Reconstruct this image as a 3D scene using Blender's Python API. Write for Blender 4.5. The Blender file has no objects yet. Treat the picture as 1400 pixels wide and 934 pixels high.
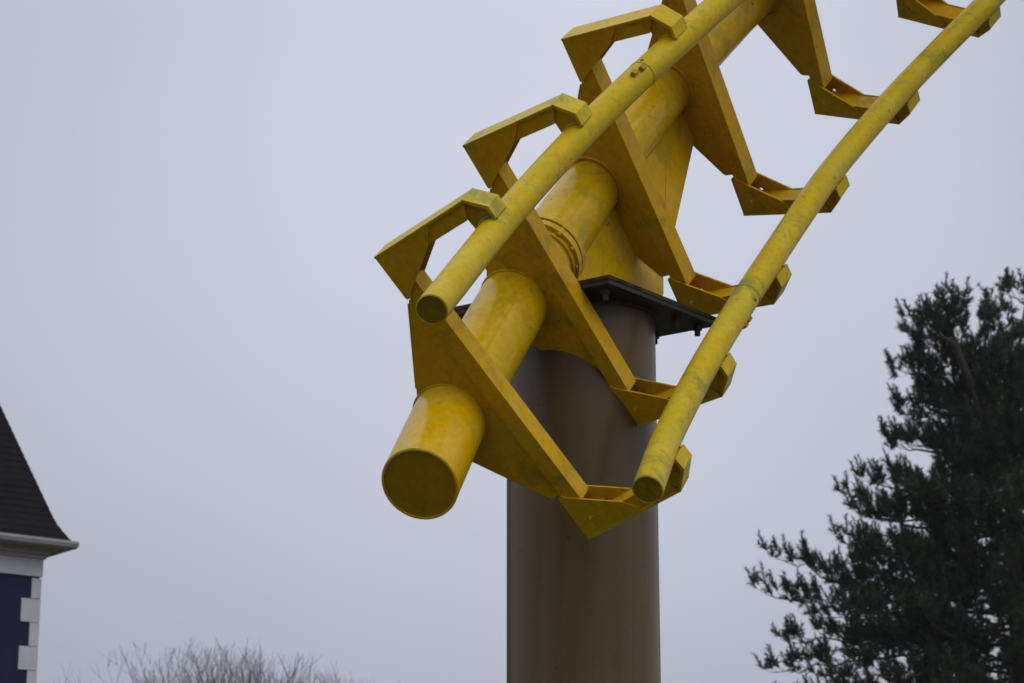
import bpy, bmesh, math, random
from mathutils import Vector, Matrix
from mathutils.geometry import tessellate_polygon
random.seed(7)
C = bpy.context.scene.collection
PI = math.pi

# ------------------------------------------------------------------ helpers
def link(o, parent=None):
    C.objects.link(o)
    if parent is not None:
        o.parent = parent
    return o

def obj(name, bm, mat, parent=None, smooth=None):
    me = bpy.data.meshes.new(name)
    bmesh.ops.recalc_face_normals(bm, faces=bm.faces)
    bm.to_mesh(me); bm.free()
    me.materials.append(mat)
    if smooth:
        for p in me.polygons: p.use_smooth = True
        if hasattr(me, 'set_sharp_from_angle'):
            me.set_sharp_from_angle(angle=math.radians(smooth))
    return link(bpy.data.objects.new(name, me), parent)

def thing(name, label, cat, loc=(0,0,0), group=None):
    o = bpy.data.objects.new(name, None); C.objects.link(o)
    o.location = loc; o.empty_display_size = .3
    o['label'] = label; o['category'] = cat
    if group: o['group'] = group
    return o

def bevel(bm, w, seg=2, ang=30):
    es = [e for e in bm.edges if len(e.link_faces) == 2 and e.calc_face_angle(0) > math.radians(ang)]
    if es: bmesh.ops.bevel(bm, geom=es, offset=w, segments=seg, affect='EDGES', clamp_overlap=True)

def box(bm, x0, x1, y0, y1, z0, z1, M=None):
    vs = [bm.verts.new((x, y, z)) for x in (x0, x1) for y in (y0, y1) for z in (z0, z1)]
    for f in ((0,1,3,2),(4,6,7,5),(0,4,5,1),(2,3,7,6),(0,2,6,4),(1,5,7,3)):
        bm.faces.new([vs[i] for i in f])
    if M is not None: bmesh.ops.transform(bm, matrix=M, verts=vs)
    return vs

def prism(bm, poly, z0, z1, holes=(), M=None):
    """closed polygon (x,y) extruded from z0 to z1, optional round holes (x,y,r)"""
    loops = [list(poly)]
    for hx, hy, r in holes:
        loops.append([(hx + r*math.cos(a*PI/8), hy - r*math.sin(a*PI/8)) for a in range(16)])
    flat = [p for l in loops for p in l]
    tris = tessellate_polygon([[Vector((p[0], p[1], 0)) for p in l] for l in loops])
    lo = [bm.verts.new((p[0], p[1], z0)) for p in flat]
    hi = [bm.verts.new((p[0], p[1], z1)) for p in flat]
    for t in tris:
        bm.faces.new([lo[i] for i in t]); bm.faces.new([hi[i] for i in reversed(t)])
    k = 0
    for l in loops:
        n = len(l)
        for i in range(n):
            a, b = k+i, k+(i+1) % n
            bm.faces.new([lo[a], lo[b], hi[b], hi[a]])
        k += n
    if M is not None: bmesh.ops.transform(bm, matrix=M, verts=lo+hi)
    bmesh.ops.dissolve_limit(bm, angle_limit=.01, verts=bm.verts, edges=bm.edges)

def tube(bm, pts, radii, seg=12, caps=True):
    """swept tube through pts with parallel transported rings"""
    pts = [Vector(p) for p in pts]
    rings = []; prev = None
    for i, p in enumerate(pts):
        d = (pts[min(i+1, len(pts)-1)] - pts[max(i-1, 0)])
        d = d.normalized() if d.length > 1e-9 else Vector((0,0,1))
        if prev is None:
            a = d.orthogonal().normalized()
        else:
            a = (prev - d*prev.dot(d))
            a = a.normalized() if a.length > 1e-6 else d.orthogonal().normalized()
        prev = a; b = d.cross(a)
        r = radii[i] if isinstance(radii, (list, tuple)) else radii
        rings.append([bm.verts.new(p + (a*math.cos(2*PI*k/seg) + b*math.sin(2*PI*k/seg))*r) for k in range(seg)])
    for A, B in zip(rings, rings[1:]):
        for k in range(seg):
            bm.faces.new([A[k], A[(k+1) % seg], B[(k+1) % seg], B[k]])
    if caps:
        bm.faces.new(rings[0][::-1]); bm.faces.new(rings[-1])
    return rings

# ------------------------------------------------------------------ materials
def mat(name):
    m = bpy.data.materials.new(name); m.use_nodes = True
    nt = m.node_tree; b = nt.nodes['Principled BSDF']
    return m, nt, b

def N(nt, t, **kw):
    n = nt.nodes.new(t)
    for k, v in kw.items():
        if k in n.inputs.keys() if hasattr(n.inputs, 'keys') else False: n.inputs[k].default_value = v
        else: setattr(n, k, v)
    return n

def noise(nt, scale, detail=4, rough=.55, vec=None, dist=0):
    n = nt.nodes.new('ShaderNodeTexNoise'); n.inputs['Scale'].default_value = scale
    n.inputs['Detail'].default_value = detail; n.inputs['Roughness'].default_value = rough
    n.inputs['Distortion'].default_value = dist
    if vec is not None: nt.links.new(vec, n.inputs['Vector'])
    return n

def ramp(nt, fac, p0, p1, c0=(0,0,0,1), c1=(1,1,1,1)):
    r = nt.nodes.new('ShaderNodeValToRGB'); e = r.color_ramp.elements
    e[0].position = p0; e[1].position = p1; e[0].color = c0; e[1].color = c1
    nt.links.new(fac, r.inputs['Fac']); return r

def mix(nt, fac, a, b):
    m = nt.nodes.new('ShaderNodeMix'); m.data_type = 'RGBA'
    if hasattr(fac, 'links'): nt.links.new(fac, m.inputs[0])
    else: m.inputs[0].default_value = fac
    for v, i in ((a, 6), (b, 7)):
        if hasattr(v, 'links'): nt.links.new(v, m.inputs[i])
        else: m.inputs[i].default_value = (*v, 1)
    return m.outputs[2]

def bump(nt, b, h, strength, dist=.01):
    n = nt.nodes.new('ShaderNodeBump'); n.inputs['Strength'].default_value = strength
    n.inputs['Distance'].default_value = dist
    nt.links.new(h, n.inputs['Height']); nt.links.new(n.outputs[0], b.inputs['Normal'])

def geo_pos(nt):
    g = nt.nodes.new('ShaderNodeNewGeometry'); return g.outputs['Position']

def yellow_paint(name, base, worn, algae, a_amt, rough, seed, spec=.15):
    """weathered yellow gloss paint: faded patches, repainted patches, grey green algae film, dark specks"""
    m, nt, b = mat(name)
    mp = nt.nodes.new('ShaderNodeMapping'); mp.inputs['Location'].default_value = (seed, seed*1.7, 0)
    nt.links.new(geo_pos(nt), mp.inputs['Vector']); P = mp.outputs[0]
    c = mix(nt, ramp(nt, noise(nt, 2.2, 5, .6, P, .6).outputs['Fac'], .40, .66).outputs[0], base, worn)
    # touched-up patches with a firm border
    c = mix(nt, ramp(nt, noise(nt, 3.0, 2, .5, P, 1.0).outputs['Fac'], .56, .58).outputs[0], c, (base[0]*.9, base[1]*.98, base[2]+.004))
    # brushed-over patches in an older, greyer tone, with hard borders
    c = mix(nt, ramp(nt, noise(nt, 3.7, 1.2, .45, P, .8).outputs['Fac'], .580, .588).outputs[0], c, tuple(x*.72+y*.5 for x, y in zip(base, algae)))
    al = ramp(nt, noise(nt, 4.2, 9, .72, P, .5).outputs['Fac'], .545, .60)
    mm = nt.nodes.new('ShaderNodeMath'); mm.operation = 'MULTIPLY'; mm.inputs[1].default_value = a_amt
    nt.links.new(al.outputs[0], mm.inputs[0])
    c = mix(nt, mm.outputs[0], c, algae)
    fine = ramp(nt, noise(nt, 38, 6, .7, P).outputs['Fac'], .35, .75, (.80,.80,.80,1), (1.05,1.05,1.05,1))
    mu = nt.nodes.new('ShaderNodeMix'); mu.data_type = 'RGBA'; mu.blend_type = 'MULTIPLY'; mu.inputs[0].default_value = 1
    nt.links.new(c, mu.inputs[6]); nt.links.new(fine.outputs[0], mu.inputs[7]); c = mu.outputs[2]
    st = nt.nodes.new('ShaderNodeMapping'); st.inputs['Scale'].default_value = (16, 16, 1.3); nt.links.new(P, st.inputs['Vector'])
    sr = ramp(nt, noise(nt, 1.6, 6, .6, st.outputs[0], .2).outputs['Fac'], .56, .72)
    m3 = nt.nodes.new('ShaderNodeMath'); m3.operation = 'MULTIPLY'; m3.inputs[1].default_value = .5
    nt.links.new(sr.outputs[0], m3.inputs[0])
    c = mix(nt, m3.outputs[0], c, tuple(x*.8 for x in algae))
    sp = ramp(nt, noise(nt, 30, 3, .5, P, .3).outputs['Fac'], .715, .74)
    m2 = nt.nodes.new('ShaderNodeMath'); m2.operation = 'MULTIPLY'; m2.inputs[1].default_value = .75
    nt.links.new(sp.outputs[0], m2.inputs[0])
    c = mix(nt, m2.outputs[0], c, (.06, .05, .02))
    b.inputs['Specular IOR Level'].default_value = spec
    b.inputs['Specular Tint'].default_value = (1, .82, .3, 1)
    nt.links.new(c, b.inputs['Base Color'])
    rr = ramp(nt, noise(nt, 9, 5, .6, P).outputs['Fac'], .3, .7, (max(.12, rough-.08),)*3+(1,), (rough+.16,)*3+(1,))
    nt.links.new(rr.outputs[0], b.inputs['Roughness'])
    bump(nt, b, noise(nt, 55, 4, .6, P).outputs['Fac'], .12, .004)
    return m

M_TUBE = yellow_paint('yellow_tube_paint', (.70,.405,.0), (.60,.40,.001), (.30,.26,.03), .45, .16, 0, .22)
M_RAIL = yellow_paint('yellow_rail_paint', (.61,.41,.0), (.53,.39,.006), (.27,.26,.035), .80, .36, 5)
M_TIE  = yellow_paint('yellow_tie_paint', (.66,.355,.0), (.57,.33,.0), (.25,.21,.012), .5, .36, 9)
M_PEEL = yellow_paint('peeling_flange_paint', (.06,.045,.015), (.025,.017,.012), (.012,.01,.008), .95, .6, 13)
M_SPOT = yellow_paint('old_yellow_paint', (.40,.27,.02), (.34,.24,.03), (.2,.17,.05), .6, .55, 3)

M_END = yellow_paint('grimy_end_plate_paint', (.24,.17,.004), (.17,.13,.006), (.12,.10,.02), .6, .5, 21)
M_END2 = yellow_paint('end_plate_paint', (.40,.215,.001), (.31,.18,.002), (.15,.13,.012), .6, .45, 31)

def column_mat():
    m, nt, b = mat('brown_grey_column_paint')
    tc = nt.nodes.new('ShaderNodeTexCoord'); P = tc.outputs['Object']
    mp = nt.nodes.new('ShaderNodeMapping'); mp.inputs['Scale'].default_value = (1,1,.12)
    nt.links.new(P, mp.inputs['Vector'])
    c = mix(nt, ramp(nt, noise(nt, 6, 6, .6, mp.outputs[0], .4).outputs['Fac'], .35, .7).outputs[0], (.090,.056,.018), (.115,.076,.030))
    c = mix(nt, ramp(nt, noise(nt, 60, 4, .6, P).outputs['Fac'], .60, .72).outputs[0], c, (.055,.036,.026))
    nt.links.new(c, b.inputs['Base Color'])
    b.inputs['Metallic'].default_value = 0; b.inputs['Specular IOR Level'].default_value = .28
    rr = ramp(nt, noise(nt, 4, 5, .6, mp.outputs[0]).outputs['Fac'], .3, .7, (.28,)*3+(1,), (.38,)*3+(1,))
    nt.links.new(rr.outputs[0], b.inputs['Roughness'])
    bump(nt, b, noise(nt, 40, 4, .6, P).outputs['Fac'], .08, .004)
    return m
M_COL = column_mat()

def plain(name, c0, c1, rough, scale=8, bmp=.1, metallic=0, dist=.01):
    m, nt, b = mat(name); P = geo_pos(nt)
    nz = noise(nt, scale, 6, .6, P, .3)
    c = mix(nt, ramp(nt, nz.outputs['Fac'], .35, .68).outputs[0], c0, c1)
    nt.links.new(c, b.inputs['Base Color']); b.inputs['Roughness'].default_value = rough
    b.inputs['Metallic'].default_value = metallic
    bump(nt, b, noise(nt, scale*5, 4, .6, P).outputs['Fac'], bmp, dist)
    return m
M_FLANGE = plain('dark_flange_steel', (.006,.005,.005), (.018,.013,.011), .6, 14, .3)
M_BOLT = plain('rusty_bolt_steel', (.035,.018,.012), (.07,.04,.025), .65, 40, .3)
M_NAVY = plain('navy_render', (.0015,.003,.028), (.003,.005,.036), .9, 3, .15)
M_WHITE = plain('pale_stucco_trim', (.42,.415,.45), (.49,.485,.52), .7, 5, .2)
M_GUTTER = plain('grey_gutter', (.22,.22,.21), (.30,.30,.28), .4, 6, .1)
M_SOFFIT = plain('soffit_grey', (.30,.27,.26), (.36,.33,.31), .7, 6, .1)
M_BARK = plain('pine_bark', (.035,.026,.020), (.07,.05,.038), .9, 12, .6, 0, .03)
M_TWIG = plain('bare_twig_bark', (.040,.034,.031), (.065,.056,.050), .9, 9, .3)

def slate_mat():
    m, nt, b = mat('dark_slate_roof')
    tc = nt.nodes.new('ShaderNodeTexCoord')
    mp = nt.nodes.new('ShaderNodeMapping')
    nt.links.new(tc.outputs['UV'], mp.inputs['Vector'])
    br = nt.nodes.new('ShaderNodeTexBrick'); nt.links.new(mp.outputs[0], br.inputs['Vector'])
    br.inputs['Scale'].default_value = 1; br.inputs['Brick Width'].default_value = .26
    br.inputs['Row Height'].default_value = .095; br.inputs['Mortar Size'].default_value = .006
    br.inputs['Color1'].default_value = (.006,.0058,.006,1); br.inputs['Color2'].default_value = (.010,.0095,.010,1)
    br.inputs['Mortar'].default_value = (.004,.004,.004,1); br.inputs['Bias'].default_value = 0
    c = mix(nt, ramp(nt, noise(nt, 5, 5, .6, geo_pos(nt)).outputs['Fac'], .4, .7).outputs[0], br.outputs['Color'], (.011,.0105,.0105))
    nt.links.new(c, b.inputs['Base Color']); b.inputs['Roughness'].default_value = .85
    b.inputs['Specular IOR Level'].default_value = .1
    return m
M_SLATE = slate_mat()

def leaf_mat():
    m, nt, b = mat('pine_needles')
    oi = nt.nodes.new('ShaderNodeNewGeometry')
    nz = noise(nt, 2.2, 4, .6, oi.outputs['Position'])
    c = mix(nt, ramp(nt, nz.outputs['Fac'], .35, .68).outputs[0], (.020,.031,.016), (.050,.060,.030))
    nt.links.new(c, b.inputs['Base Color']); b.inputs['Roughness'].default_value = .7
    b.inputs['Specular IOR Level'].default_value = .25
    return m
M_NEEDLE = leaf_mat()

# ------------------------------------------------------------------ track frames (arc length, origin, x axis, y axis), metres
FR = [[-0.75, -0.37835, 8.13738, 3.13235, -0.67409, -0.33523, 0.6582, 0.71152, -0.53397, 0.45674], [0.0, -0.22123, 8.66593, 3.64296, -0.59227, -0.37533, 0.71298, 0.73702, -0.60996, 0.29113], [0.3941, -0.11047, 8.90021, 3.92728, -0.5467, -0.41296, 0.72841, 0.75737, -0.61486, 0.21985], [0.7882, 0.01959, 9.1152, 4.21976, -0.50004, -0.45636, 0.736, 0.77737, -0.61109, 0.14924], [1.1823, 0.17421, 9.32181, 4.5243, -0.44924, -0.4979, 0.74181, 0.78523, -0.61609, 0.06202], [1.5764, 0.34201, 9.51798, 4.82822, -0.40216, -0.5458, 0.7351, 0.78931, -0.61353, -0.02372], [1.9705, 0.50518, 9.71099, 5.11884, -0.37288, -0.60708, 0.70172, 0.79956, -0.59395, -0.08898], [2.3646, 0.68117, 9.89227, 5.41092, -0.34609, -0.66965, 0.65711, 0.80982, -0.56687, -0.15117], [2.7587, 0.89017, 10.05315, 5.70977, -0.30537, -0.72834, 0.61341, 0.8153, -0.5328, -0.22675], [3.1528, 1.11965, 10.19757, 6.00799, -0.26472, -0.77926, 0.56804, 0.81445, -0.49607, -0.30098], [3.5469, 1.36714, 10.32521, 6.3014, -0.2359, -0.81721, 0.52585, 0.80624, -0.46668, -0.36357], [3.941, 1.62374, 10.4405, 6.58861, -0.209, -0.84718, 0.48847, 0.7921, -0.43959, -0.42348], [4.3351, 1.87315, 10.54755, 6.87204, -0.17437, -0.87217, 0.45707, 0.77218, -0.40914, -0.48614], [4.7292, 2.13733, 10.64414, 7.14543, -0.14159, -0.89183, 0.42964, 0.74428, -0.38206, -0.54779], [5.1233, 2.41771, 10.73201, 7.40497, -0.1101, -0.90633, 0.40798, 0.70711, -0.35989, -0.60866], [5.5174, 2.71554, 10.81322, 7.6462, -0.07891, -0.91585, 0.39369, 0.65918, -0.34419, -0.66859], [5.9115, 3.03176, 10.89, 7.86384, -0.04647, -0.92048, 0.38802, 0.59879, -0.33659, -0.72675], [6.3056, 3.36651, 10.96475, 8.05178, -0.01063, -0.92002, 0.39173, 0.52418, -0.33874, -0.78134], [6.6997, 3.71889, 11.0397, 8.20298, 0.03143, -0.91388, 0.40477, 0.43376, -0.35238, -0.82927]]
STEP = .788197
def lerp(a, b, t): return a + (b-a)*t
def frame(s):
    n = len(FR); i = 0
    while i < n-2 and FR[i+1][0] < s: i += 1
    a, b = FR[i], FR[i+1]; h = b[0]-a[0]; t = (s-a[0])/h
    p = FR[max(i-1,0)]; q = FR[min(i+2,n-1)]
    def her(j):
        m0 = (b[j]-p[j])/(b[0]-p[0])*h if i > 0 else (b[j]-a[j])
        m1 = (q[j]-a[j])/(q[0]-a[0])*h if i < n-2 else (b[j]-a[j])
        if t < 0 or t > 1: return a[j]+(b[j]-a[j])*t
        return (2*t**3-3*t*t+1)*a[j]+(t**3-2*t*t+t)*m0+(-2*t**3+3*t*t)*b[j]+(t**3-t*t)*m1
    o = Vector([her(j) for j in (1,2,3)]); x = Vector([her(j) for j in (4,5,6)]).normalized()
    y = Vector([her(j) for j in (7,8,9)]); y = (y - x*x.dot(y)).normalized(); z = x.cross(y)
    M = Matrix(((x.x,y.x,z.x,o.x),(x.y,y.y,z.y,o.y),(x.z,y.z,z.z,o.z),(0,0,0,1)))
    return M
RV = .632; RR = .0555
S_END = 6.55

def swept(name, u, v, rad, s0, s1, mat_, parent, seg=48, endmat=None):
    bm = bmesh.new(); rings = []
    n = max(2, int((s1-s0)/.07)); ss = [s0+(s1-s0)*i/n for i in range(n+1)]
    bev = .004
    prof = [(s0, -bev)] + [(s0+bev, 0)] + [(s, 0) for s in ss[1:-1]] + [(s1-bev, 0), (s1, -bev)]
    for s, dr in prof:
        M = frame(s); r = (rad(s) if callable(rad) else rad) + dr
        rings.append([bm.verts.new(M @ Vector((u + r*math.cos(2*PI*k/seg), v + r*math.sin(2*PI*k/seg), 0))) for k in range(seg)])
    for A, B in zip(rings, rings[1:]):
        for k in range(seg): bm.faces.new([A[k], A[(k+1)%seg], B[(k+1)%seg], B[k]])
    # end plates, slightly recessed inside the tube mouth
    for ring, sgn in ((rings[0], 1), (rings[-1], -1)):
        s = s0 if sgn > 0 else s1
        M0, M1 = frame(s), frame(s + sgn*.006); r = (rad(s) if callable(rad) else rad)
        r1 = r*.93 if r > .1 else r*.9
        a = [bm.verts.new(M0 @ Vector((u + r1*math.cos(2*PI*k/seg), v + r1*math.sin(2*PI*k/seg), 0))) for k in range(seg)]
        b_ = [bm.verts.new(M1 @ Vector((u + r1*math.cos(2*PI*k/seg), v + r1*math.sin(2*PI*k/seg), 0))) for k in range(seg)]
        for k in range(seg):
            bm.faces.new([ring[k], a[k], a[(k+1)%seg], ring[(k+1)%seg]])
            bm.faces.new([a[k], b_[k], b_[(k+1)%seg], a[(k+1)%seg]])
    o = obj(name, bm, mat_, parent, smooth=40)
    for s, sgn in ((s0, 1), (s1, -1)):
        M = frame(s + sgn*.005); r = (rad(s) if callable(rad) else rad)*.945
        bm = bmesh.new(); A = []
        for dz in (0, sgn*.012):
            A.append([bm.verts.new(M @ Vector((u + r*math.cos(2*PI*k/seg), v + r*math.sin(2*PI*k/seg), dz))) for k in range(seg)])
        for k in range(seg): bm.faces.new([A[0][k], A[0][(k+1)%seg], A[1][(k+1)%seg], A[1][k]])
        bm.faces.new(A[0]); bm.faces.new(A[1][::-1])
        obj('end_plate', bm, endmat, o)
    return o

def rel(parent, M):  # local matrix of a child placed at world M under parent at a plain location
    return Matrix.Translation(-parent.location) @ M

track = thing('coaster_track', 'yellow roller coaster track with round rails and angular ties, cut off at its lower end', 'coaster track', (0,0,0))

def srad(s):
    t = min(max((s-.95)/.9, 0), 1); t = t*t*(3-2*t)
    return .141*(1-t) + .120*t
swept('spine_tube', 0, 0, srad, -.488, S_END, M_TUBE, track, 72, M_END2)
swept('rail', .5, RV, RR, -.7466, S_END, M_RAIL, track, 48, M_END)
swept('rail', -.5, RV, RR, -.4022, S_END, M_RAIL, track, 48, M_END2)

# rail splice seams, bolt heads, welded pads
def local_child(name, bm, mat_, s, parent=track, smooth=None):
    o = obj(name, bm, mat_, parent, smooth); o.matrix_local = frame(s); return o
def ringmesh(rad, th, w0, w1, u=0, v=0, seg=48):
    bm = bmesh.new(); R = []
    for (r, z) in ((rad, w0), (rad+th, w0), (rad+th, w1), (rad, w1)):
        R.append([bm.verts.new((u+r*math.cos(2*PI*k/seg), v+r*math.sin(2*PI*k/seg), z)) for k in range(seg)])
    for i in range(4):
        A, B = R[i], R[(i+1)%4]
        for k in range(seg): bm.faces.new([A[k], A[(k+1)%seg], B[(k+1)%seg], B[k]])
    return bm
for u in (.5, -.5):
    local_child('weld_seam', ringmesh(RR-.004, .0052, -.003, .003, u, RV), M_SPOT, 1.29, smooth=40)
def bolt_mesh(r=.012, h=.012):
    bm = bmesh.new()
    bmesh.ops.create_cone(bm, cap_ends=True, segments=6, radius1=r, radius2=r, depth=h, matrix=Matrix.Translation((0,0,h/2)))
    bevel(bm, .0015, 1); return bm
def place_on_rail(side, s, ang, bmf, name, mat_):
    M = frame(s); d = Vector((math.cos(ang), math.sin(ang), 0))
    p = Vector((side*.5, RV, 0)) + d*(RR-.002)
    x = Vector((0,0,1)); z = d; y = z.cross(x)
    L = Matrix(((x.x,y.x,z.x,p.x),(x.y,y.y,z.y,p.y),(x.z,y.z,z.z,p.z),(0,0,0,1)))
    o = obj(name, bmf, mat_, track); o.matrix_local = M @ L
def slot_bolt():
    bm = bmesh.new(); box(bm, -.015, .015, -.010, .010, 0, .017); bevel(bm, .003, 2); return bm
place_on_rail(1, 1.25, math.radians(52), slot_bolt(), 'rail_bolt', M_SPOT)
place_on_rail(1, 1.195, math.radians(46), slot_bolt(), 'rail_bolt', M_SPOT)
place_on_rail(-1, 1.205, math.radians(172), slot_bolt(), 'rail_bolt', M_SPOT)
place_on_rail(-1, 1.155, math.radians(172), slot_bolt(), 'rail_bolt', M_SPOT)
def plug():
    bm = bmesh.new(); bmesh.ops.create_cone(bm, cap_ends=True, segments=16, radius1=.0075, radius2=.0075, depth=.004, matrix=Matrix.Translation((0,0,.001))); return bm
place_on_rail(1, 1.31, math.radians(20), plug(), 'rail_plug', M_BOLT)
place_on_rail(-1, 1.245, math.radians(95), plug(), 'rail_plug', M_BOLT)
place_on_rail(-1, 1.31, math.radians(120), plug(), 'rail_plug', M_SPOT)

# spine splice: two ring flanges with a bolted gap
for w in (1.060, 1.098):
    o = local_child('splice_ring', ringmesh(.13, .034, -.015, .015), M_TUBE, w, smooth=35)
    local_child('weld_collar', ringmesh(.13, .020, -.012, .012), M_TUBE, w + (.026 if w > 1.07 else -.026), smooth=35)
for k in range(12):
    bm = bmesh.new(); a = k*PI/6
    bmesh.ops.create_cone(bm, cap_ends=True, segments=6, radius1=.009, radius2=.009, depth=.088,
                          matrix=Matrix.Translation((.152*math.cos(a), .152*math.sin(a), 0)))
    local_child('splice_bolt', bm, M_TUBE, 1.079)

# ---- one tie (local frame: x across, y towards the rails, z along the track)
HW = .045
def weldtube(bm, pts, r=.0045): tube(bm, pts, r, 6)

def tie_parts():
    P = {}
    bm = bmesh.new()   # crossbar: hollow box section with sloped ends
    prism(bm, [(-.535,.1995),(-.505,.191),(.505,.191),(.535,.1995),(.512,.2545),(-.512,.2545)], -HW+.0005, HW-.0005)
    bevel(bm, .005, 2); P['crossbar'] = bm
    bm = bmesh.new()   # web plate welded to the spine
    L = [(.446,.1905),(.452,.172),(.160,-.035),(.138,-.050),(.10,-.055),(-.10,-.055),(-.149,-.050),(-.179,-.040),(-.458,.1445),(-.455,.1905)]
    prism(bm, L[::-1], -.030, -.010); bevel(bm, .002, 1); P['web_plate'] = bm
    bm = bmesh.new()   # fillet weld where web meets spine
    for z in (-.033, -.007):
        pts = [(.139*math.cos(a), .139*math.sin(a), z) for a in [PI*2*k/40 for k in range(41)]]
        tube(bm, pts, .006, 6)
    weldtube(bm, [(-.44,.189,-.031), (.44,.189,-.031)], .0045)
    weldtube(bm, [(-.181,-.037,-.026), (-.454,.140,-.026)], .0045)
    weldtube(bm, [(.160,-.037,-.026), (.442,.160,-.026)], .0045)
    P['weld'] = bm
    for sg in (1, -1):
        m = lambda l: [(sg*x, y) for x, y in (l if sg > 0 else l[::-1])]
        bm = bmesh.new()   # arm box: bottom cap to the hook bend
        prism(bm, m([(.592,.200),(.6475,.200),(.6475,.606),(.589,.574)]), -HW, HW)
        bevel(bm, .004, 2); P['arm', sg] = bm
        bm = bmesh.new()   # outer cover plate of the arm, wide enough to close the gussets
        prism(bm, m([(.648,.181),(.6565,.181),(.6565,.612),(.648,.606)]), -.056, .056); bevel(bm, .002, 1); P['cover', sg] = bm
        bm = bmesh.new()   # floor plate between the gussets
        prism(bm, m([(.500,.191),(.6475,.191),(.6475,.199),(.500,.199)]), -HW+.001, HW-.001); P['floor', sg] = bm
        bm = bmesh.new()   # hook web, narrower than the arm, reaching round to the rail
        prism(bm, m([(.589,.575),(.648,.610),(.584,.672),(.540,.669),(.522,.645),(.505,.592),(.541,.580)]), -.032, .032)
        bevel(bm, .004, 2)
        P['hook', sg] = bm
        bm = bmesh.new()   # bent cap strip over the hook
        prism(bm, m([(.6575,.6125),(.6575,.616),(.589,.683),(.5386,.681),(.5386,.670),(.584,.672),(.646,.6125)]), -.054, .054)
        bevel(bm, .003, 2); P['cap', sg] = bm
        bm = bmesh.new()   # weld pad on the rail
        pts = [(sg*.5+sg*(RR+.002)*math.cos(a), RV+(RR+.002)*math.sin(a)) for a in [math.radians(d) for d in range(-50, 61, 8)]]
        for z in (-.036, .036):
            tube(bm, [(x, y, z) for x, y in pts], .006, 6)
        P['padweld', sg] = bm
        for zs in (1, -1):
            bm = bmesh.new()   # gusset plate outside the corner, with a round hole
            z0, z1 = sorted((zs*HW + zs*.0005, zs*(HW+.0085)))
            prism(bm, m([(.6475,.181),(.6475,.433),(.638,.434),(.588,.392),(.4735,.209),(.4605,.200),(.4605,.185),(.468,.181)]), z0, z1, [(sg*.586, .247, .0095)] if sg < 0 else [])
            bevel(bm, .0018, 1, 60); P['gusset', sg, zs] = bm
    return P

def copy_tree(o, parent):
    c = o.copy(); C.objects.link(c); c.parent = parent
    for ch in list(o.children): copy_tree(ch, c)
    return c
tp = tie_parts()
tie = obj('tie', tp['crossbar'], M_TIE, track, 40)
obj('web_plate', tp['web_plate'], M_TIE, tie)
obj('weld_bead', tp['weld'], M_TIE, tie, 60)
for sg in (1, -1):
    obj('arm', tp['arm', sg], M_TIE, tie, 40)
    obj('cover_plate', tp['cover', sg], M_RAIL, tie)
    obj('floor_plate', tp['floor', sg], M_TIE, tie)
    obj('hook', tp['hook', sg], M_TIE, tie, 40)
    obj('hook_cap', tp['cap', sg], M_RAIL, tie, 40)
    obj('weld_bead', tp['padweld', sg], M_RAIL, tie, 60)
    for zs in (1, -1): obj('gusset_plate', tp['gusset', sg, zs], M_TIE, tie)
tie.matrix_local = frame(0)
for k in range(1, 9):
    c = copy_tree(tie, track); c.matrix_local = frame(k*STEP)

# ------------------------------------------------------------------ column, flange, saddle
AZ = math.radians(37)
c0 = Vector((.28, 9.46, 0))
H = Vector((math.sin(AZ), math.cos(AZ), 0)); NN = Vector((math.cos(AZ), -math.sin(AZ), 0))
def SM(z=0, h=0, n=0):   # local x = along h, local y = up, local z = n
    o = c0 + H*h + NN*n + Vector((0,0,z))
    return Matrix(((H.x,0,NN.x,o.x),(H.y,0,NN.y,o.y),(0,1,0,o.z),(0,0,0,1)))
ZF = 4.228
column = thing('support_column', 'thick brown-grey steel column with a dark square top plate holding up the yellow track', 'column', (c0.x, c0.y, 0))
def cyl(bm, r, z0, z1, seg=96):
    A = [bm.verts.new((r*math.cos(2*PI*k/seg), r*math.sin(2*PI*k/seg), z0)) for k in range(seg)]
    B = [bm.verts.new((r*math.cos(2*PI*k/seg), r*math.sin(2*PI*k/seg), z1)) for k in range(seg)]
    for k in range(seg): bm.faces.new([A[k], A[(k+1)%seg], B[(k+1)%seg], B[k]])
    bm.faces.new(A[::-1]); bm.faces.new(B)
RC = .3015
bm = bmesh.new(); cyl(bm, RC, .06, ZF); obj('shaft', bm, M_COL, column, 40)
bm = bmesh.new(); pa = math.radians(-90-35.5)
tube(bm, [((RC-.001)*math.cos(pa), (RC-.001)*math.sin(pa), z) for z in (.1, 2, ZF-.02)], .0014, 6)
obj('weld_seam', bm, M_COL, column, 60)
bm = bmesh.new(); tube(bm, [((RC+.004)*math.cos(a), (RC+.004)*math.sin(a), ZF-.004) for a in [2*PI*k/48 for k in range(49)]], .012, 6)
obj('weld_ring', bm, M_FLANGE, column, 60)
def colchild(name, bm, m_, M, sm=None):
    o = obj(name, bm, m_, column, sm); o.matrix_local = rel(column, M); return o
HC = .03; HS = .39
chm = .004
sq = [(HC-HS+chm,-HS),(HC+HS-chm,-HS),(HC+HS,-HS+chm),(HC+HS,HS-chm),(HC+HS-chm,HS),(HC-HS+chm,HS),(HC-HS,HS-chm),(HC-HS,-HS+chm)]
sq2 = [(x, y) for x, y in sq]
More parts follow.
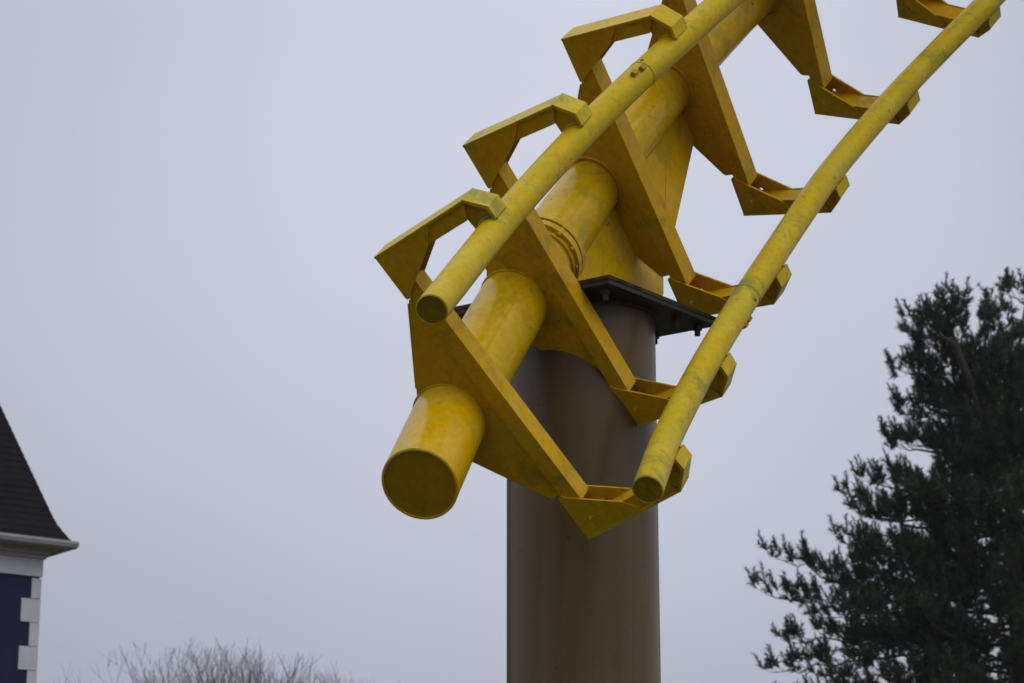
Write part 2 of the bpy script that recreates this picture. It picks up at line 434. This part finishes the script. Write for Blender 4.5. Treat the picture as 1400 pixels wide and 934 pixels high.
def plate(bm, poly, z0, z1):   # polygon in (h, n), extruded up
    vs0 = [bm.verts.new(tuple(c0 + H*a + NN*b + Vector((0,0,z0)) - column.location)) for a, b in poly]
    vs1 = [bm.verts.new(tuple(c0 + H*a + NN*b + Vector((0,0,z1)) - column.location)) for a, b in poly]
    n = len(poly)
    bm.faces.new(vs0[::-1]); bm.faces.new(vs1)
    for i in range(n): bm.faces.new([vs0[i], vs0[(i+1)%n], vs1[(i+1)%n], vs1[i]])
small = [(HC + (x-HC)*1.006, y*1.006) for x, y in sq]
bm = bmesh.new(); plate(bm, sq, ZF, ZF+.0165); bevel(bm, .003, 2); obj('base_flange', bm, M_FLANGE, column)
# foot of the column: base plate and anchor nuts
bm = bmesh.new(); cyl(bm, .55, .0, .06, 48); bevel(bm, .006, 2); obj('foot_plate', bm, M_FLANGE, column, 40)
nuts = [(HC+a*.33, b*.33) for a in (-1, 0, 1) for b in (-1, 0, 1) if (a, b) != (0, 0)] + [(.20,.33),(.36,.12)]
for a, b in nuts:
    if math.hypot(a, b) < RC + .03: continue
    bm = bmesh.new()
    bmesh.ops.create_cone(bm, cap_ends=True, segments=6, radius1=.022, radius2=.022, depth=.020, matrix=Matrix.Translation((0,0,-.011)))
    bmesh.ops.create_cone(bm, cap_ends=True, segments=12, radius1=.012, radius2=.012, depth=.03, matrix=Matrix.Translation((0,0,-.030)))
    o = obj('flange_nut', bm, M_BOLT, column); o.location = c0 + H*a + NN*b + Vector((0,0,ZF)) - column.location
for k in range(10):
    bm = bmesh.new(); a = k*PI/5
    bmesh.ops.create_cone(bm, cap_ends=True, segments=6, radius1=.03, radius2=.03, depth=.05, matrix=Matrix.Translation((.46*math.cos(a), .46*math.sin(a), .086)))
    obj('anchor_nut', bm, M_BOLT, column)

# saddle of the track: flange plate + box of plates reaching up to the spine (moves with the track)
bm = bmesh.new(); plate(bm, small, ZF+.0185, ZF+.034); bevel(bm, .003, 2)
o = obj('saddle_flange', bm, M_PEEL, track); o.location = column.location
SZ = ZF+.0345
def underspine(h, n):   # height of the spine underside above a point of the saddle
    best = None
    for i in range(200):
        s = .2 + i*.015; M = frame(s); q = M.translation
        hh = (q - c0).dot(H)
        if best is None or abs(hh-h) < best[0]: best = (abs(hh-h), q.z, s)
    return best[1]
def side_poly():
    hs = [-.36, -.2, 0, .2, .4, .55, .70, .77]
    top = [(h, underspine(h, 0) - .02) for h in hs]
    return [(-.36, SZ), (.412, SZ), (.412, 4.30), (.497, 4.438), (.499, 4.526), (.596, 4.756), (.762, 5.196)] + top[::-1]
for n in (.07, -.07):
    bm = bmesh.new(); prism(bm, side_poly(), -.007, .007); bevel(bm, .002, 1)
    o = obj('saddle_plate', bm, M_TUBE, track); o.matrix_local = SM(0, 0, n)
bm = bmesh.new()
prism(bm, [(.400, SZ), (.409, SZ), (.409, 4.302), (.494, 4.440), (.496, 4.527), (.593, 4.757), (.755, 5.18), (.745, 5.18), (.584, 4.762), (.487, 4.530), (.485, 4.444), (.400, 4.306)], -.0625, .0625)
o = obj('saddle_end_plate', bm, M_TUBE, track); o.matrix_local = SM()
bm = bmesh.new(); box(bm, -.350, -.338, SZ, underspine(-.35, 0)-.06, -.0625, .0625)
o = obj('saddle_end_plate', bm, M_TUBE, track); o.matrix_local = SM()
bm = bmesh.new(); tube(bm, [(.522, 4.63, .0775), (.526, 4.8, .0775), (.529, 5.04, .0775)], .0035, 6)
tube(bm, [(-.35, SZ+.004, .080), (.405, SZ+.004, .080)], .006, 6)
o = obj('weld_bead', bm, M_TUBE, track); o.matrix_local = SM()

# ------------------------------------------------------------------ house
corner = Vector((-5.925, 30, 0)); aw = math.radians(233); as_ = math.radians(-37)
A = Vector((math.sin(aw), math.cos(aw), 0)); B = Vector((math.sin(as_), math.cos(as_), 0))
house = thing('house', 'navy blue house corner with white quoins, white cornice and a steep dark slate roof', 'house', tuple(corner))
HM = Matrix(((A.x,B.x,0,corner.x),(A.y,B.y,0,corner.y),(0,0,1,0),(0,0,0,1)))
def hchild(name, bm, m_, parent=None, sm=None):
    o = obj(name, bm, m_, parent or house, sm)
    if parent is None: o.matrix_local = Matrix.Translation(-corner) @ HM
    return o
WL = 9.0; WD = 8.0
bm = bmesh.new(); box(bm, 0, WL, 0, WD, 0, 6.62); wall = hchild('wall', bm, M_NAVY)
# cornice: frieze board, bed mould, cove, soffit
bm = bmesh.new()
def band(z0, z1, out): box(bm, -out, WL+out, -out, WD+out, z0, z1)
band(6.58, 6.80, .030); bevel(bm, .006, 1); hchild('frieze', bm, M_WHITE)
bm = bmesh.new()
band(6.802, 6.85, .055); band(6.852, 6.895, .085); band(6.897, 6.93, .125); bevel(bm, .006, 2); hchild('cornice', bm, M_SOFFIT)
bm = bmesh.new(); band(6.932, 6.950, .262); hchild('soffit', bm, M_SOFFIT)
# quoins, alternately short and long, wrapping the corner
z = 6.565; k = 0
while z > .4:
    w = .108 if k % 2 == 0 else .235
    hgt = .262 if k == 0 else .298
    bm = bmesh.new(); box(bm, -.022, w, -.022, w, z-hgt, z-.008); bevel(bm, .010, 2)
    hchild('quoin', bm, M_WHITE); z -= hgt; k += 1
# gutters with a half round profile along both visible eaves
def gutter(a, b, out):
    bm = bmesh.new(); prof = [(-.055, .05), (-.062, .05), (-.066, .02), (-.05, -.025), (-.01, -.045), (.03, -.04), (.045, 0), (.045, .05), (.036, .05), (.036, 0), (.0, -.034), (-.04, -.018), (-.055, .02)]
    ra = [bm.verts.new(a + out*(-x) + Vector((0,0,y))) for x, y in prof]; rb = [bm.verts.new(b + out*(-x) + Vector((0,0,y))) for x, y in prof]
    n = len(prof)
    for i in range(n): bm.faces.new([ra[i], ra[(i+1)%n], rb[(i+1)%n], rb[i]])
    bm.faces.new(ra[::-1]); bm.faces.new(rb); return bm
zg = 6.965; og = .30
hchild('gutter', gutter(Vector((-og-.03, -og, zg)), Vector((WL+og, -og, zg)), Vector((0,-1,0))), M_GUTTER)
hchild('gutter', gutter(Vector((-og, -og-.03, zg)), Vector((-og, WD+og, zg)), Vector((-1,0,0))), M_GUTTER)
# mansard roof with a flared foot; rows of slates as real steps
def roof():
    bm = bmesh.new(); uv = bm.loops.layers.uv.new('UVMap')
    base = .30; prof = [(0, 7.0)]
    def inset(zz):
        if zz < 7.30: t = (zz-7.0)/.30; return .235*t - .045*t*t
        return .19 + (zz-7.30)*.372
    rows = 52; zt = 7.0; L = 0
    prev = None
    for r in range(rows):
        z0, z1 = zt, zt + .088
        i0, i1 = inset(z0) - base - .007, inset(z1) - base
        def sq_(i, zz): return [Vector((i, i, zz)), Vector((WL-i, i, zz)), Vector((WL-i, WD-i, zz)), Vector((i, WD-i, zz))]
        a = sq_(i0, z0); b_ = sq_(i1, z1)
        for e in range(4):
            f = bm.faces.new([bm.verts.new(p) for p in (a[e], a[(e+1)%4], b_[(e+1)%4], b_[e])])
            ln = (a[(e+1)%4]-a[e]).length
            for lp, (uu, vv) in zip(f.loops, ((0,0),(ln,0),(ln-.03,.095),(.03,.095))):
                lp[uv].uv = (uu + (.13 if r % 2 else 0), vv + r*.095)
        # the little step between courses
        c = sq_(inset(z1) - base - .007, z1)
        for e in range(4):
            f = bm.faces.new([bm.verts.new(p) for p in (b_[e], b_[(e+1)%4], c[(e+1)%4], c[e])])
        zt = z1
    i = inset(zt)-base; p = [Vector((i, i, zt)), Vector((WL-i, i, zt)), Vector((WL-i, WD-i, zt)), Vector((i, WD-i, zt))]
    bm.faces.new([bm.verts.new(q) for q in p])
    i = -base; p = [Vector((i, i, 6.975)), Vector((WL-i, i, 6.975)), Vector((WL-i, WD-i, 6.975)), Vector((i, WD-i, 6.975))]
    bm.faces.new([bm.verts.new(q) for q in p[::-1]])
    return bm
hchild('roof', roof(), M_SLATE)
# a window on the far part of the front wall (out of this view)
bm = bmesh.new(); box(bm, 4.2, 5.4, -.05, .02, 3.9, 5.6); wf = hchild('window', bm, M_WHITE)
bm = bmesh.new(); box(bm, 4.3, 5.3, -.056, -.051, 4.0, 5.5)
M_GLASS = plain('dark_window_glass', (.02,.025,.03), (.03,.035,.04), .08, 3, 0)
obj('pane', bm, M_GLASS, wf)

# ------------------------------------------------------------------ trees
def px(x, y, Y):   # a direction of sight from the place the photo was taken, at ground distance Y
    th = math.radians(15); dx = (x-700)/3300; dy = (467-y)/3300
    r = Vector((dx, math.cos(th) - dy*math.sin(th), math.sin(th) + dy*math.cos(th)))
    return Vector((0,0,1.6)) + r*(Y/r.y)

def bez(p0, p1, p2, n):
    return [p0*(1-t)**2 + p1*2*t*(1-t) + p2*t*t for t in [i/n for i in range(n+1)]]

def rv(s=1): return Vector((random.gauss(0,1), random.gauss(0,1), random.gauss(0,1))).normalized()*s

PY = 36.0
def pine():
    base = px(1402, 934, PY); base.z = 0
    root = thing('pine_tree', 'tall dark pine with tufted upturned branches standing right of the yellow track', 'tree', (base.x, base.y, 0))
    tb = bmesh.new(); needles = bmesh.new()
    rnd = random.Random(11)
    # trunk
    def P(x, y, d=0): return px(x, y, PY) + Vector((0, d, 0))
    fork = P(1385, 700)
    trunk = [Vector((base.x, base.y, 0)), Vector((base.x+.02, base.y, 2.5)), P(1397, 900), P(1392, 800), fork]
    tube(tb, trunk, [.27,.22,.18,.16,.14], 10)
    leaders = [
        [fork, P(1370,600,.1), P(1356,520,.1), P(1347,480,0), P(1346,432,0)],
        [fork, P(1350,620,-.4), P(1318,540,-.6), P(1300,490,-.6), P(1289,455,-.6)],
        [fork, P(1395,580,.3), P(1400,470,.4), P(1412,385,.4)],
        [fork, P(1420,600,-.3), P(1445,500,-.5), P(1450,410,-.5)],
        [P(1318,540,-.6), P(1290,490,-.9), P(1274,485,-1.0), P(1262,468,-1.0)],
    ]
    for L in leaders:
        n = len(L); r0 = .055
        tube(tb, L, [r0*(1-i/(n-1))+.012 for i in range(n)], 7)
    limbs_bm = tb
    def shoot(p, d, ln, nb, nl):
        """one candle-like shoot: needles all round a short stem"""
        d = d.normalized()
        tube(tb, [p, p + d*ln], [.005, .003], 3, False)
        for i in range(nb):
            q = Vector((rnd.gauss(0,1), rnd.gauss(0,1), rnd.gauss(0,1)))
            q = (q - d*q.dot(d)); q = q.normalized() if q.length > 1e-4 else d.orthogonal()
            t = i/nb
            e = (d*rnd.uniform(.5, 1.0) + q*rnd.uniform(.45, .95)).normalized()*nl*rnd.uniform(.7, 1.15)*(1-.25*t)
            st = p + d*ln*(t*1.02)
            sd_ = e.cross(Vector((rnd.gauss(0,1), rnd.gauss(0,1), rnd.gauss(0,1)))).normalized()*.0075
            a = needles.verts.new(st - sd_); b = needles.verts.new(st + sd_); c = needles.verts.new(st + e)
            needles.faces.new((a, b, c))
    def twig(p, d, ln, thick=.006):
        up = Vector((0,0,1)); d = d.normalized()
        mid = p + d*ln*.55
        end = mid + (d*.5 + up*.7).normalized()*ln*.5
        pts = bez(p, mid, end, 4)
        tube(limbs_bm, pts, [thick, thick*.8, thick*.6, thick*.5, thick*.4], 3, False)
        m = max(3, int(ln/.085))
        for i in range(m):
            t = min(.99, .62 + .38*(i+rnd.random())/m)
            j = min(3, int(t*4)); q = pts[j].lerp(pts[j+1], t*4-j)
            side = Vector((rnd.gauss(0,1), rnd.gauss(0,1), 0))
            side = side.normalized() if side.length > .01 else Vector((1,0,0))
            shoot(q, up*rnd.uniform(.3,1) + side*rnd.uniform(.3,1.1) + d*rnd.uniform(.2,.7), rnd.uniform(.09,.17), 26, .115)
        shoot(pts[4], (pts[4]-pts[3]).normalized() + up*.5, rnd.uniform(.18,.28), 40, .10)
    def limb(p0, p2, rad, dens=1.0, droop=.10):
        droop += rnd.uniform(-.02, .12)
        d = p2 - p0; L = d.length
        p1 = p0 + Vector((d.x, d.y, 0))*.62 + Vector((0,0,d.z*.25 - L*droop))
        n = max(5, int(L/.25)); pts = bez(p0, p1, p2, n)
        pts = [q + Vector((rnd.gauss(0,.035), rnd.gauss(0,.035), rnd.gauss(0,.035)))*(i > 0) for i, q in enumerate(pts)]
        tube(limbs_bm, pts, [rad*(1-.85*i/n) for i in range(n+1)], 5, False)
        k = int(L*8.5*dens)
        for i in range(k):
            t = .18 + .82*(i+rnd.random()*.8)/k; t = min(t, .999)
            j = int(t*n); q = pts[j].lerp(pts[j+1], t*n-j); tan = (pts[j+1]-pts[j]).normalized()
            side = tan.cross(Vector((0,0,1))); side = side.normalized() if side.length > .1 else Vector((1,0,0))
            sgn = 1 if i % 2 else -1
            dd = tan*rnd.uniform(.4,.9) + side*sgn*rnd.uniform(.15,.9) + Vector((0,0,rnd.uniform(-.2,.55)))
            tl = (.24 + .42*(1-t))*rnd.uniform(.7,1.25)*min(1, L/1.6+.35)
            twig(q, dd, tl)
            if tl > .35:
                for _ in range(2):
                    twig(q + dd.normalized()*tl*rnd.uniform(.25,.6), dd.normalized()*.6 + rv(.7), tl*.55, .004)
        twig(pts[-1], (pts[-1]-pts[-2]), .26)
    # named silhouette limbs on the left, ends read off the crown outline
    S = [((1375,800),(1066,766),0), ((1380,815),(1052,811),0.3), ((1384,850),(1081,880),-0.3), ((1386,880),(1061,914),0.2), ((1375,775),(1152,756),-0.4), ((1372,740),(1156,779),0.4), ((1370,730),(1163,686),0.1), ((1366,700),(1174,719),-0.5), ((1360,660),(1194,654),0.4), ((1350,620),(1218,618),-0.4), ((1345,600),(1244,604),0.3), ((1330,570),(1236,574),-0.6), ((1325,545),(1230,519),-0.7), ((1318,535),(1240,484),-0.7), ((1305,490),(1258,470),-0.8), ((1300,470),(1284,439),-0.9), ((1392,905),(1129,939),-0.5), ((1394,925),(1079,959),0.5), ((1380,830),(1124,849),-0.6), ((1372,760),(1197,734),0.6), ((1380,800),(1184,804),0.8), ((1386,860),(1174,864),0.9), ((1368,700),(1222,674),-0.9)]
    for (a, b, d) in S: limb(P(*a), P(*b, d), .035, 1.0, .06)
    # leader side shoots
    for L in leaders:
        for i in range(len(L)-1):
            a, b = L[i], L[i+1]; m = max(2, int((b-a).length/.19))
            for k in range(m):
                q = a.lerp(b, (k+rnd.random())/m)
                topness = (L[-1]-q).length
                ang = rnd.uniform(0, 2*PI); r = min(.30+topness*.30, 1.0)*rnd.uniform(.5,1.1)
                limb(q, q + Vector((math.cos(ang)*r, math.sin(ang)*r, r*rnd.uniform(.35,.9))), .014, 1.0, .02)
        for _ in range(4): twig(L[-1]-Vector((0,0,rnd.uniform(0,.25))), Vector((rnd.gauss(0,.5), rnd.gauss(0,.5), 1)), .22)
    # whorls of limbs all round the trunk, longer lower down
    z0 = 3.2
    ztop = fork.z + 2.6
    for i in range(140):
        t = i/139; z = z0 + (ztop-z0)*t
        axis_x = base.x - .15*max(0, (z-4))/6
        ang = i*2.399 + rnd.uniform(-.3,.3)
        reach = (3.1*(1-t)**.75 + .45)*rnd.uniform(.65,1.0)
        if math.cos(ang) < 0:   # towards the left the outline is set by the named limbs
            reach *= 1 - .32*abs(math.cos(ang))
        p0 = Vector((axis_x, base.y, z))
        limb(p0, p0 + Vector((math.cos(ang)*reach, math.sin(ang)*reach, reach*rnd.uniform(.12,.45))), .03, .8, .05)
    # lower limbs outside this view
    for i in range(10):
        ang = i*2.399; p0 = Vector((base.x, base.y, 2.2+i*.1)); r = 2.6
        limb(p0, p0 + Vector((math.cos(ang)*r, math.sin(ang)*r, .5)), .03, .6)
    t_ = obj('trunk', tb, M_BARK, root); t_.location = -root.location
    n_ = obj('crown', needles, M_NEEDLE, root); n_.location = -root.location
    print('needles', len(n_.data.polygons), 'bark', len(t_.data.polygons))
pine()

def bare(xp, ytop, Y, spread, label, seed, dens=1.0):
    rnd = random.Random(seed)
    top = px(xp, ytop, Y); base = Vector((top.x, top.y, 0)); Ht = top.z
    root = thing('bare_tree', label, 'tree', tuple(base), 'leafless trees behind')
    bt = bmesh.new(); bc = bmesh.new()
    tube(bt, [(0,0,0), (.03,0,Ht*.15), (0,.03,Ht*.32)], [.16,.12,.10], 8)
    def grow(p, d, ln, r, lv):
        n = 3; pts = [p]; dd = d.normalized()
        for i in range(n):
            dd = (dd + Vector((rnd.gauss(0,.13), rnd.gauss(0,.13), rnd.gauss(0,.06)+.05))).normalized()
            pts.append(pts[-1] + dd*ln/n)
        tube(bc, pts, [r, r*.85, r*.7, r*.55], 5 if lv < 2 else 3, False)
        if lv >= 5 or r < .002 or pts[-1].z > Ht*1.03: return
        nb = (5, 4, 3, 3, 3)[lv]
        for k in range(nb):
            j = rnd.choice((1, 2, 3, 3)) if k else 3
            ang = rnd.uniform(0, 2*PI); sp = rnd.uniform(.35, 1.0)*(spread*.7 if lv == 0 else .75)
            o = Vector((math.cos(ang)*sp, math.sin(ang)*sp, .0))
            rem = max(.12, Ht - pts[j].z)
            grow(pts[j], dd*.8 + o + Vector((0,0,.25)), min(ln*.74, rem*rnd.uniform(.5,1.1))*rnd.uniform(.75,1.1), max(r*.55, .0028), lv+1)
    for k in range(5):
        ang = k*1.26 + rnd.random(); sp = spread*rnd.uniform(.1,.45)
        grow(Vector((0,0,Ht*.26+k*.05)), Vector((math.cos(ang)*sp, math.sin(ang)*sp, 1)), Ht*.24, .06, 0)
    # fine upright shoots filling the crown top
    for k in range(int(44*dens)):
        ang = rnd.uniform(0, 2*PI); rr = spread*2.1*math.sqrt(rnd.random())
        q = Vector((math.cos(ang)*rr, math.sin(ang)*rr, Ht*(.80 - .16*(rr/(spread*2.1))**2) - abs(rnd.gauss(0,.45))))
        grow(q, Vector((math.cos(ang)*.25, math.sin(ang)*.25, 1)), rnd.uniform(.35,1.05), .010, 2)
    obj('trunk', bt, M_TWIG, root); obj('crown', bc, M_TWIG, root)
bare(262, 878, 42, .30, 'densest leafless tree, leftmost of the bare treetops beside the house', 3, 2.3)
bare(356, 882, 47, .36, 'leafless tree in the middle of the row of bare treetops', 8, 1.0)
bare(458, 898, 50, .38, 'lowest leafless tree of the row, nearest the brown-grey column', 5, .8)

# ------------------------------------------------------------------ ground
def ground_mat():
    m, nt, b = mat('short_grass_ground'); P = geo_pos(nt)
    c = mix(nt, ramp(nt, noise(nt, .35, 6, .6, P).outputs['Fac'], .4, .65).outputs[0], (.045,.060,.022), (.075,.065,.035))
    nt.links.new(c, b.inputs['Base Color']); b.inputs['Roughness'].default_value = .9
    bump(nt, b, noise(nt, 30, 5, .7, P).outputs['Fac'], .6, .05); return m
bm = bmesh.new(); bmesh.ops.create_grid(bm, x_segments=8, y_segments=8, size=600)
g = obj('ground', bm, ground_mat()); g['kind'] = 'structure'
# tarmac plaza under the track
bm = bmesh.new(); box(bm, -14, 12, -8, 22, -.05, .004)
M_TAR = plain('tarmac', (.036,.034,.032), (.05,.047,.044), .9, 4, .5)
g = obj('path', bm, M_TAR); g['kind'] = 'structure'

def haze():
    bm = bmesh.new(); box(bm, -90, 90, -90, 110, -1.2, 24)
    m = bpy.data.materials.new('mist'); m.use_nodes = True; nt = m.node_tree; nt.nodes.clear()
    o_ = nt.nodes.new('ShaderNodeOutputMaterial'); v = nt.nodes.new('ShaderNodeVolumePrincipled')
    v.inputs['Color'].default_value = (.95,.96,1,1); v.inputs['Density'].default_value = .0004
    nt.links.new(v.outputs[0], o_.inputs['Volume'])
    o = obj('haze', bm, m); o['kind'] = 'stuff'
haze()

# ------------------------------------------------------------------ sky and sun
sc = bpy.context.scene
w = bpy.data.worlds.new('World'); sc.world = w; w.use_nodes = True
nt = w.node_tree; nt.nodes.clear()
out = nt.nodes.new('ShaderNodeOutputWorld')
sky = nt.nodes.new('ShaderNodeTexSky'); sky.sky_type = 'NISHITA'; sky.sun_disc = False
SUN_EL, SUN_AZ = math.radians(46), math.radians(128)   # azimuth clockwise from +Y
sky.sun_elevation = SUN_EL; sky.sun_rotation = SUN_AZ; sky.dust_density = 4; sky.air_density = 1.2
b1 = nt.nodes.new('ShaderNodeBackground'); b1.inputs['Strength'].default_value = .06
nt.links.new(sky.outputs[0], b1.inputs['Color'])
tc = nt.nodes.new('ShaderNodeTexCoord'); sx = nt.nodes.new('ShaderNodeSeparateXYZ')
nt.links.new(tc.outputs['Generated'], sx.inputs[0])
cr = nt.nodes.new('ShaderNodeValToRGB'); nt.links.new(sx.outputs['Z'], cr.inputs['Fac'])
els = cr.color_ramp.elements
stops = [(0, (.12,.125,.135)), (.06,(.27,.295,.355)), (.12, (.345,.37,.445)), (.20, (.39,.415,.495)), (.38, (.395,.42,.50)), (.62, (.60,.62,.69)), (1, (.85,.86,.90))]
els[0].position, els[0].color = 0, (*stops[0][1], 1); els[1].position, els[1].color = 1, (*stops[-1][1], 1)
for p_, c_ in stops[1:-1]:
    e = els.new(p_); e.color = (*c_, 1)
# broad soft unevenness of the cloud layer
cn = nt.nodes.new('ShaderNodeTexNoise'); cn.inputs['Scale'].default_value = 2.4; cn.inputs['Detail'].default_value = 3
nt.links.new(tc.outputs['Generated'], cn.inputs['Vector'])
cm = nt.nodes.new('ShaderNodeMapRange'); cm.inputs[1].default_value = .3; cm.inputs[2].default_value = .7
cm.inputs[3].default_value = .94; cm.inputs[4].default_value = 1.06
nt.links.new(cn.outputs['Fac'], cm.inputs[0])
b2 = nt.nodes.new('ShaderNodeBackground'); GL = Vector((.022, math.cos(math.radians(19.5)), math.sin(math.radians(19.5)))).normalized()
vm = nt.nodes.new('ShaderNodeVectorMath'); vm.operation = 'DISTANCE'; vm.inputs[1].default_value = GL   # soft bright lobe put into the sky colour, imitating lens corner darkening
nt.links.new(tc.outputs['Generated'], vm.inputs[0])
def mth(op, a, b_=None):
    m_ = nt.nodes.new('ShaderNodeMath'); m_.operation = op
    for i_, v_ in enumerate((a, b_)):
        if v_ is None: continue
        if hasattr(v_, 'links'): nt.links.new(v_, m_.inputs[i_])
        else: m_.inputs[i_].default_value = v_
    return m_.outputs[0]
g_ = mth('EXPONENT', mth('MULTIPLY', mth('POWER', mth('DIVIDE', vm.outputs['Value'], .262), 2.0), -1.0))
gl = mth('MULTIPLY', g_, .285)
ad = nt.nodes.new('ShaderNodeVectorMath'); ad.operation = 'MULTIPLY_ADD'
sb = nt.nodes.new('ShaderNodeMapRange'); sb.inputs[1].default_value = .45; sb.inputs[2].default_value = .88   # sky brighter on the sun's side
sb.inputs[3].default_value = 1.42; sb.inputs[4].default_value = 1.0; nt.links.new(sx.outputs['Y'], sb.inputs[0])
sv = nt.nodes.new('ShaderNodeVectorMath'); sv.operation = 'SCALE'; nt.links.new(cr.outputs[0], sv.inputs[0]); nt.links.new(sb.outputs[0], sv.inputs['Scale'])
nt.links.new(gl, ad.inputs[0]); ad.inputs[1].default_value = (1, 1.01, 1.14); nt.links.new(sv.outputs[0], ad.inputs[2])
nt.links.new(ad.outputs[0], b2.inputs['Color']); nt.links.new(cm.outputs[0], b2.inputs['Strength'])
mx = nt.nodes.new('ShaderNodeMixShader'); mx.inputs[0].default_value = .93
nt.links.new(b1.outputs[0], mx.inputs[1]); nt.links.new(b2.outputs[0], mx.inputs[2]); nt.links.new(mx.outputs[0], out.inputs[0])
sd = bpy.data.lights.new('sun', 'SUN'); sd.energy = .72; sd.angle = math.radians(45); sd.color = (1,.96,.9)
so = link(bpy.data.objects.new('sun', sd))
dirv = Vector((math.sin(SUN_AZ)*math.cos(SUN_EL), math.cos(SUN_AZ)*math.cos(SUN_EL), math.sin(SUN_EL)))
so.rotation_euler = (-dirv).to_track_quat('-Z', 'Y').to_euler()

# ------------------------------------------------------------------ camera
cd = bpy.data.cameras.new('camera'); cam = link(bpy.data.objects.new('camera', cd))
cd.sensor_width = 23.5; cd.lens = 3300/1400*23.5; cd.clip_end = 2000; cd.clip_start = .1
cam.location = (0,0,1.6); cam.rotation_euler = (math.radians(90+15), 0, 0)
cd.dof.use_dof = True; cd.dof.focus_distance = 9.2; cd.dof.aperture_fstop = 4.8
sc.camera = cam
sc.render.engine = 'CYCLES'
sc.render.resolution_x = 1024; sc.render.resolution_y = 683
sc.view_settings.view_transform = 'Standard'; sc.view_settings.look = 'None'
sc.view_settings.exposure = 0; sc.view_settings.gamma = 1; sc.view_settings.use_curve_mapping = False
